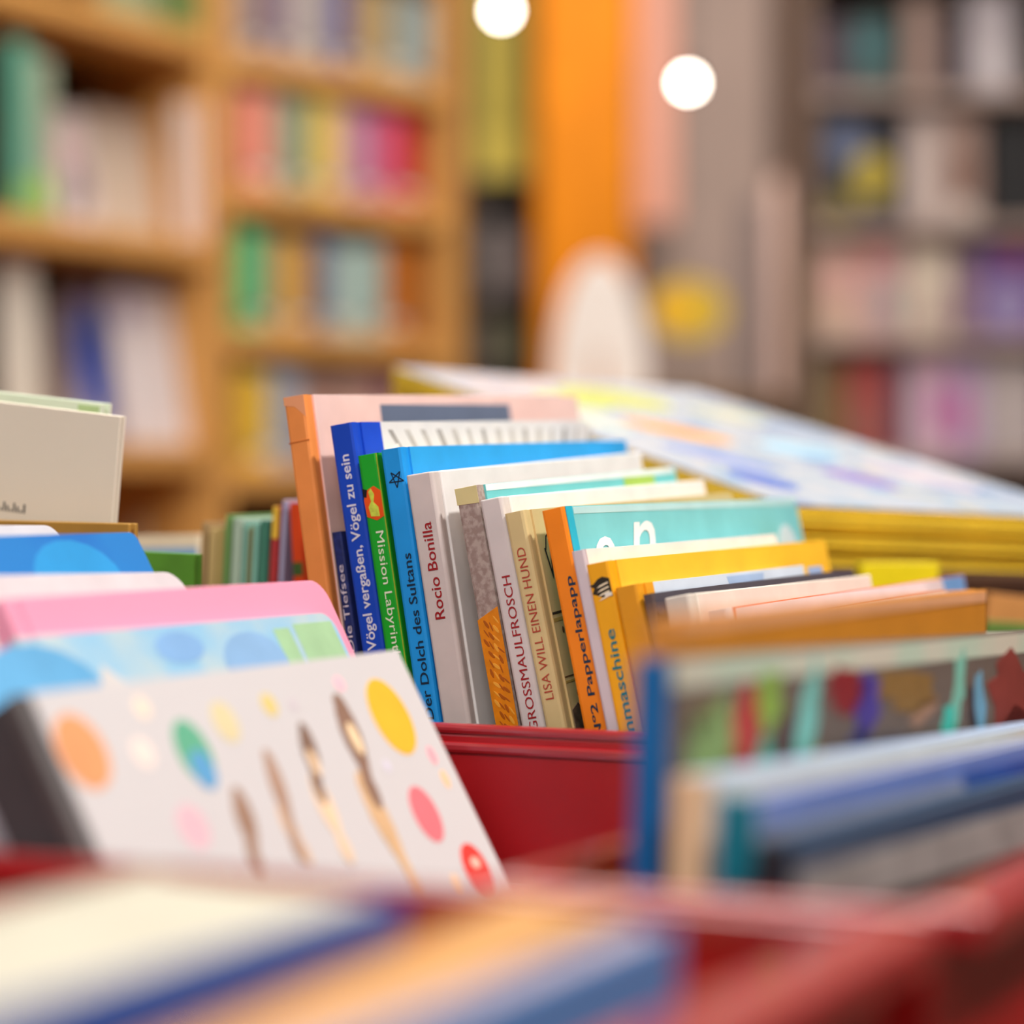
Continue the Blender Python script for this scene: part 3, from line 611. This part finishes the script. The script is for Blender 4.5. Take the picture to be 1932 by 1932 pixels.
MA_row(95, 172, .20, z1, '#D9CBC8', 'pale picture book with a pink and mauve figure leaning on the upper left shelf', decs=((.45, .62, .3, .22, '#E0BFC0'), (.65, .4, .2, .2, '#7E6C7E'), (.5, .2, .1, .12, '#3A3440')), din=.10)
MA_row(182, 330, .215, z1, '#CDBBA9', 'large beige picture book standing face out on the upper left shelf', din=.11)
MA_row(334, 372, .235, z1, '#D8CCC4', 'pale grey picture book right of the large beige one', din=.045, lean=.04)
MA_row(375, 392, .24, z1, '#DE7A78', 'coral pink picture book beside the bookcase post on the upper left shelf', din=.02, lean=.02)
MA_row(4, 66, .29, z2, '#DCD2C4', 'cream white picture book at the left of the lower shelf', din=.06, lean=.05)
MA_row(70, 106, .21, z2, '#9A8474', 'taupe picture book behind the cream white one on the lower shelf', din=.14)
MA_row(110, 146, .23, z2, '#A39296', 'mauve grey picture book left of the blue one on the lower shelf', din=.14)
MA_row(150, 226, .27, z2, '#C9BCC6', 'picture book with a deep blue lower half on the lower shelf', decs=((.42, .52, .44, .40, '#2A4FB0'), (.4, .95, .3, .04, '#C8BCCC')), din=.10)
MA_row(230, 345, .265, z2, '#DACFCF', 'white lilac picture book right of the deep blue one on the lower shelf', decs=((.2, .85, .15, .1, '#A99CC0'),), din=.055)
MA_row(190, 300, .13, z0, '#97A07C', 'grey green picture book on the top shelf of the left bookcase', din=.06, lean=.05)
MA_row(305, 375, .14, z0, '#6B8048', 'olive green picture book on the top shelf of the left bookcase', din=.03, lean=.03)
MA_row(265, 330, .26, z3, '#B09490', 'dusty rose picture book on the dark bottom shelf of the left bookcase', din=.14, lean=.05)

# ---------------------------------------------------------------- middle distance
def lbl(o, l, c, g=None): return tag(o, l, c, g)
def X_(x, Y): return (x-CX)/F*Y
def Z_(y, Y): return CZ+(HY-y)/F*Y
Y = 5.8
q = MB(); a, c_ = X_(1012, Y), X_(1196, Y)
q.prism([(x, y, 0) for x, y in [(a+.01, Y), (c_-.01, Y), (c_, Y+.01), (c_, Y+.2), (a, Y+.2), (a, Y+.01)]], mat('#CF7A04', .6, .08, 8, .15), (0, 0, 3.3)); lbl(q.build('round_edged_pillar', None, .004), 'bright orange pillar behind the book bins', 'pillar')
q = MB(); Y = 6.2; a, c_ = X_(1200, Y), X_(1272, Y)
q.box((a, Y, Z_(420, Y)), (c_, Y+.02, Z_(-60, Y)), mat('#E8A48C', .6)); q.box((a, Y, Z_(-60, Y)), (c_, Y+.02, 3.3), mat('#8A6A5C', .6)); lbl(q.build('hanging_banner'), 'narrow pale pink banner right of the orange pillar', 'banner')
q = MB(); Y = 6.6; q.box((X_(1200, Y), Y, 0), (X_(1452, Y), Y+.05, 3.3), mat('#B39E94', .8, .06, 4)); lbl(q.build('partition_panel'), 'grey brown partition panel behind the yellow round sign', 'partition')
q = MB(); Y = 6.0; q.box((X_(1402, Y), Y, 0), (X_(1450, Y), Y+.06, Z_(380, Y)), mat('#7A6C6A', .7)); lbl(q.build('square_post'), 'dark grey square post right of the yellow round sign', 'post')
q = MB(); Y = 5.0; q.box((X_(1456, Y), Y, 0), (X_(1524, Y), Y+.06, Z_(340, Y)), mat('#E4C2B4', .6, .06, 6)); q.box((X_(1452, Y), Y-.002, Z_(340, Y)), (X_(1528, Y), Y+.062, Z_(330, Y)), mat('#A88478', .6)); lbl(q.build('square_post'), 'pale pink square post left of the dark poster shelf', 'post')
# dark shelf with olive poster
Y = 6.0; r = empty('dark_display_shelf', Matrix.Translation((X_(945, Y), Y, 0))); tag(r, 'narrow dark display shelf between the wooden bookcase and the orange pillar', 'shelf')
w2 = (X_(1006, Y)-X_(886, Y))/2; DK = mat('#33261E', .6, .1, 8)
q = MB(); q.box((-w2, .25, 0), (w2, .27, 2.9), DK); q.build('back_panel', r)
for x in (-w2, w2-.01): q = MB(); q.box((x, 0, 0), (x+.01, .25, 2.9), DK); q.build('side_panel', r)
for z in (Z_(700, Y), Z_(560, Y), Z_(352, Y), .5, 2.85): q = MB(); q.box((-w2+.01, 0, z-.012), (w2-.01, .25, z+.012), DK); q.build('shelf', r)
q = MB(); q.box((X_(898, Y), Y-.008, Z_(335, Y)), (X_(1004, Y), Y-.002, Z_(-70, Y)), mat('#A08F2C', .6, .1, 5)); q.box((X_(898, Y), Y-.0085, Z_(335, Y)), (X_(1004, Y), Y-.008, Z_(250, Y)), mat('#BCA83C', .6, .1, 5)); lbl(q.build('hanging_poster'), 'olive yellow poster hanging on the narrow dark shelf', 'poster')
for (xa, xb, ya, yb, c, l) in ((912, 962, 415, 545, '#7C7270', 'grey book standing face out on the narrow dark shelf'), (966, 996, 440, 545, '#6E5A58', 'brown grey book beside the grey one on the narrow dark shelf'), (905, 950, 590, 690, '#6B6152', 'taupe book on the lower board of the narrow dark shelf'), (954, 990, 610, 690, '#57603A', 'moss green book on the lower board of the narrow dark shelf')):
    q = MB(); q.box((X_(xa, Y), Y+.05, Z_(560 if yb < 600 else 700, Y)+.0125), (X_(xb, Y), Y+.07, Z_(ya, Y)), mat(c, .6, .1, 15)); lbl(q.build('picture_book'), l, 'book')
# counter behind, carrying white figure and sign
Y = 4.3; r = empty('low_counter', Matrix.Translation((X_(1200, Y), Y, 0))); tag(r, 'low brown counter behind the yellow edged pile carrying the white arch and round sign', 'counter')
q = MB(); q.box((-.2, -.05, Z_(745, Y)-.03), (.28, .35, Z_(745, Y)), mat('#7A5A34', .6)); q.build('counter_top', r, .003)
q = MB(); q.box((-.18, -.02, 0), (.26, .32, Z_(745, Y)-.03), mat('#6E5630', .7)); q.build('counter_body', r)
def arch(cx, zb, w, h, Y, d, m, slit):
    q = MB(); pts = []
    n = 20; hw = w/2
    pts.append((cx-slit, zb))
    for i in range(n+1):
        t = math.sin(math.pi/2*i/n); pts.append((cx-hw*max(0, 1-t**2.3)**.5, zb+h*t))
    for i in range(n-1, 0, -1):
        t = math.sin(math.pi/2*i/n); pts.append((cx+hw*max(0, 1-t**2.3)**.5, zb+h*t))
    pts += [(cx+hw, zb), (cx+slit, zb), (cx+slit*.6, zb+h*.32), (cx-slit*.6, zb+h*.32)]
    q.prism([(x, Y, z) for x, z in pts], m, (0, d, 0)); return q
q = arch(X_(1133, 4.3), Z_(745, 4.3)+.0005, (1226-1044)/F*4.3, (745-482)/F*4.3, 4.33, .07, mat('#FBF2EA', .5, .03, 8), .006)
lbl(q.build('arched_display_block', None, .008), 'white arched block with a slit on the low counter before the orange pillar', 'display block')
r = empty('round_sign', Matrix.Translation((X_(1300, 4.3), 4.36, Z_(745, 4.3)))); tag(r, 'round yellow sign on a thin stem standing on the low counter', 'sign')
q = MB(); ss = 4.36/F
q.prism([(x, 0, z) for x, z in ell(0.004, (745-583)*ss, 72*ss, 58*ss, 32)], mat('#D9B830', .5), (0, .012, 0)); q.prism([(x, -.002, z) for x, z in ell(-.02, (745-580)*ss, 42*ss, 34*ss, 24)], mat('#F5BC00', .5), (0, .002, 0)); q.build('sign_disc', r)
q = MB(); q.lathe([(.004, .0006), (.004, (745-635)*ss)], mat('#6A5E4A', .5), (0, .006, 0), 10); q.lathe([(.04, 0.0005), (.04, .006), (.01, .009)], mat('#6A5E4A', .5), (0, .006, 0), 20); q.build('stem', r)
# pendant lamps
def pendant(x, y, Y, l):
    P = at(x, y, Y); r = empty('pendant_lamp', Matrix.Translation(P)); tag(r, l, 'lamp', 'small bright pendant lamps')
    q = MB(); q.lathe([(0, -.011), (.008, -.0075), (.011, 0), (.008, .0075), (0, .011)], emis('#FFF2E2', 42), n=16); q.build('bulb', r)
    q = MB(); q.lathe([(.006, .009), (.010, .012), (.010, .035), (.003, .042)], mat('#1B1512', .5), n=14); q.build('lamp_socket', r)
    q = MB(); q.lathe([(.0015, .04), (.0015, 3.3-P.z)], mat('#1B1512', .5), n=6); q.build('cord', r)
pendant(946, 20, 5.4, 'bright pendant lamp cut by the top edge above the orange pillar')
pendant(1298, 156, 5.4, 'bright pendant lamp hanging right of the orange pillar')

# ---------------------------------------------------------------- dark shelf at right
Y = 3.9; xl, xr = X_(1522, Y), X_(2060, Y)
r = empty('dark_wall_shelf', Matrix.Translation((xl, Y, 0))); tag(r, 'tall dark shelf unit with face out books filling the right background', 'shelf')
wd = xr-xl
DS = mat('#8A766A', .6, .1, 6); BK = mat('#6A5650', .7, .1, 6)
q = MB(); q.box((0, .3, 0), (wd, .32, 2.6), BK); q.build('back_panel', r)
for x in (0, wd-.012): q = MB(); q.box((x, .0, 0), (x+.012, .3, 2.6), DS); q.build('side_panel', r)
SZ = [Z_(872, Y), Z_(640, Y), Z_(425, Y), Z_(175, Y), Z_(-80, Y), .35, 2.55]
SD = mat('#A8948A', .6, .1, 6)
for z in SZ: q = MB(); q.box((.012, .02, z-.008), (wd-.012, .3, z+.008), SD); q.build('shelf', r)
G7 = 'face out books on the dark shelf at right'
def fo(xa, xb, ya, zi, c, label, decs=(), d=.06):
    zb = SZ[zi]+.0092; h = Z_(ya, Y)-zb; a_, b2 = X_(xa, Y), X_(xb, Y)
    rt = empty('picture_book', Matrix.Translation((a_, Y+d, zb)) @ Matrix.Rotation(-.06, 4, 'X')); tag(rt, label, 'book', G7)
    q = MB(); W2 = b2-a_; T = .012; mm = mat(c, .55, .12, 14)
    q.box((0, 0, .001), (W2, .002, h), mm); q.box((0, T-.002, .001), (W2, T, h), mm); q.box((0, .002, .001), (.002, T-.002, h), mm)
    for (cx, cz, rx, rz, cc) in decs: q.prism([(x*W2, -.0004, z*h) for x, z in ell(cx, cz, rx, rz, 16)], mat(cc, .55, .15, 25), (0, .0004, 0))
    q.build('cover', rt); q = MB(); q.box((.002, .002, .003), (W2-.002, T-.002, h-.002), PAGES); q.build('page_block', rt)
fo(1556, 1704, 200, 2, '#20212E', 'dark navy picture book with a yellow shape on the upper shelf at right', ((.35, .72, .25, .18, '#66708E'), (.68, .42, .26, .22, '#B8A22C'), (.25, .14, .24, .14, '#7A6A20')))
fo(1722, 1790, 196, 2, '#C4B2AA', 'pale picture book right of the dark navy one', ())
fo(1794, 1866, 200, 2, '#A08478', 'brown picture book with pale lower edge on the upper shelf at right', ((.4, .45, .35, .22, '#7E5C4E'), (.5, .1, .4, .1, '#C9BBB2')))
fo(1880, 2000, 200, 2, '#0E0A0C', 'black picture book at the right edge of the upper shelf', ())
fo(1540, 1612, 20, 3, '#4A3440', 'plum brown picture book on the topmost shelf at right', ())
fo(1616, 1700, 15, 3, '#3C5452', 'dark teal picture book on the topmost shelf at right', ((.4, .6, .3, .25, '#2E6A70'),))
fo(1722, 1776, -20, 3, '#9A8074', 'dusty brown picture book on the topmost shelf at right', ())
fo(1782, 1832, 20, 3, '#3B2A30', 'black brown picture book on the topmost shelf at right', ())
fo(1838, 1930, -30, 3, '#A9A0A4', 'pale lilac grey picture book on the topmost shelf at right', ((.6, .3, .3, .3, '#C8C0C2'),))
fo(1540, 1630, 450, 1, '#D0AE98', 'peach picture book at the left of the middle shelf', ((.6, .6, .3, .25, '#D9A29A'),))
fo(1634, 1716, 440, 1, '#C49C9A', 'dusty pink picture book on the middle shelf', ((.3, .8, .25, .15, '#D48680'), (.7, .3, .2, .2, '#8E9A98')))
fo(1724, 1806, 446, 1, '#D6C6B2', 'cream picture book in the centre of the middle shelf', ((.7, .25, .25, .2, '#AE948C'),))
fo(1812, 1856, 470, 1, '#8E7480', 'mauve grey picture book left of the purple one', ())
fo(1860, 1990, 440, 1, '#6E4E8C', 'purple picture book with a red corner at the right edge', ((.45, .3, .3, .25, '#9488B0'), (.6, .85, .2, .12, '#A03A4A')))
fo(1538, 1600, 668, 0, '#7A6232', 'olive brown picture book at the left of the lowest shelf', ())
fo(1604, 1690, 660, 0, '#A0403A', 'brick red picture book on the lowest shelf', ((.4, .3, .35, .25, '#94564C'),))
fo(1694, 1722, 664, 0, '#4A4058', 'narrow dark violet picture book on the lowest shelf', ())
fo(1726, 1800, 656, 0, '#D2B2BE', 'pale pink picture book on the lowest shelf', ((.75, .45, .22, .3, '#B266A2'),))
fo(1804, 1870, 660, 0, '#B49CBC', 'lilac picture book on the lowest shelf', ((.3, .4, .25, .3, '#C06A9A'),))
fo(1874, 1980, 664, 0, '#B4A8A6', 'pale grey picture book at the right end of the lowest shelf', ())
# unlit ceiling panels over the near and middle fills
for (x, y, w, d) in ((0, .1, 1.6, .8), (.2, 2.2, 1.8, 1.0)):
    rr = empty('ceiling_panel', Matrix.Translation((x, y, 3.25))); tag(rr, 'flat white ceiling light panel %s' % ('above the bins' if y < 0 else 'between the bins and the bookcases'), 'ceiling light')
    q = MB(); q.box((-w/2-.03, -d/2-.03, 0), (w/2+.03, d/2+.03, .05), mat('#DDDDDD', .5)); q.build('panel_frame', rr)
bpy.context.view_layer.update()
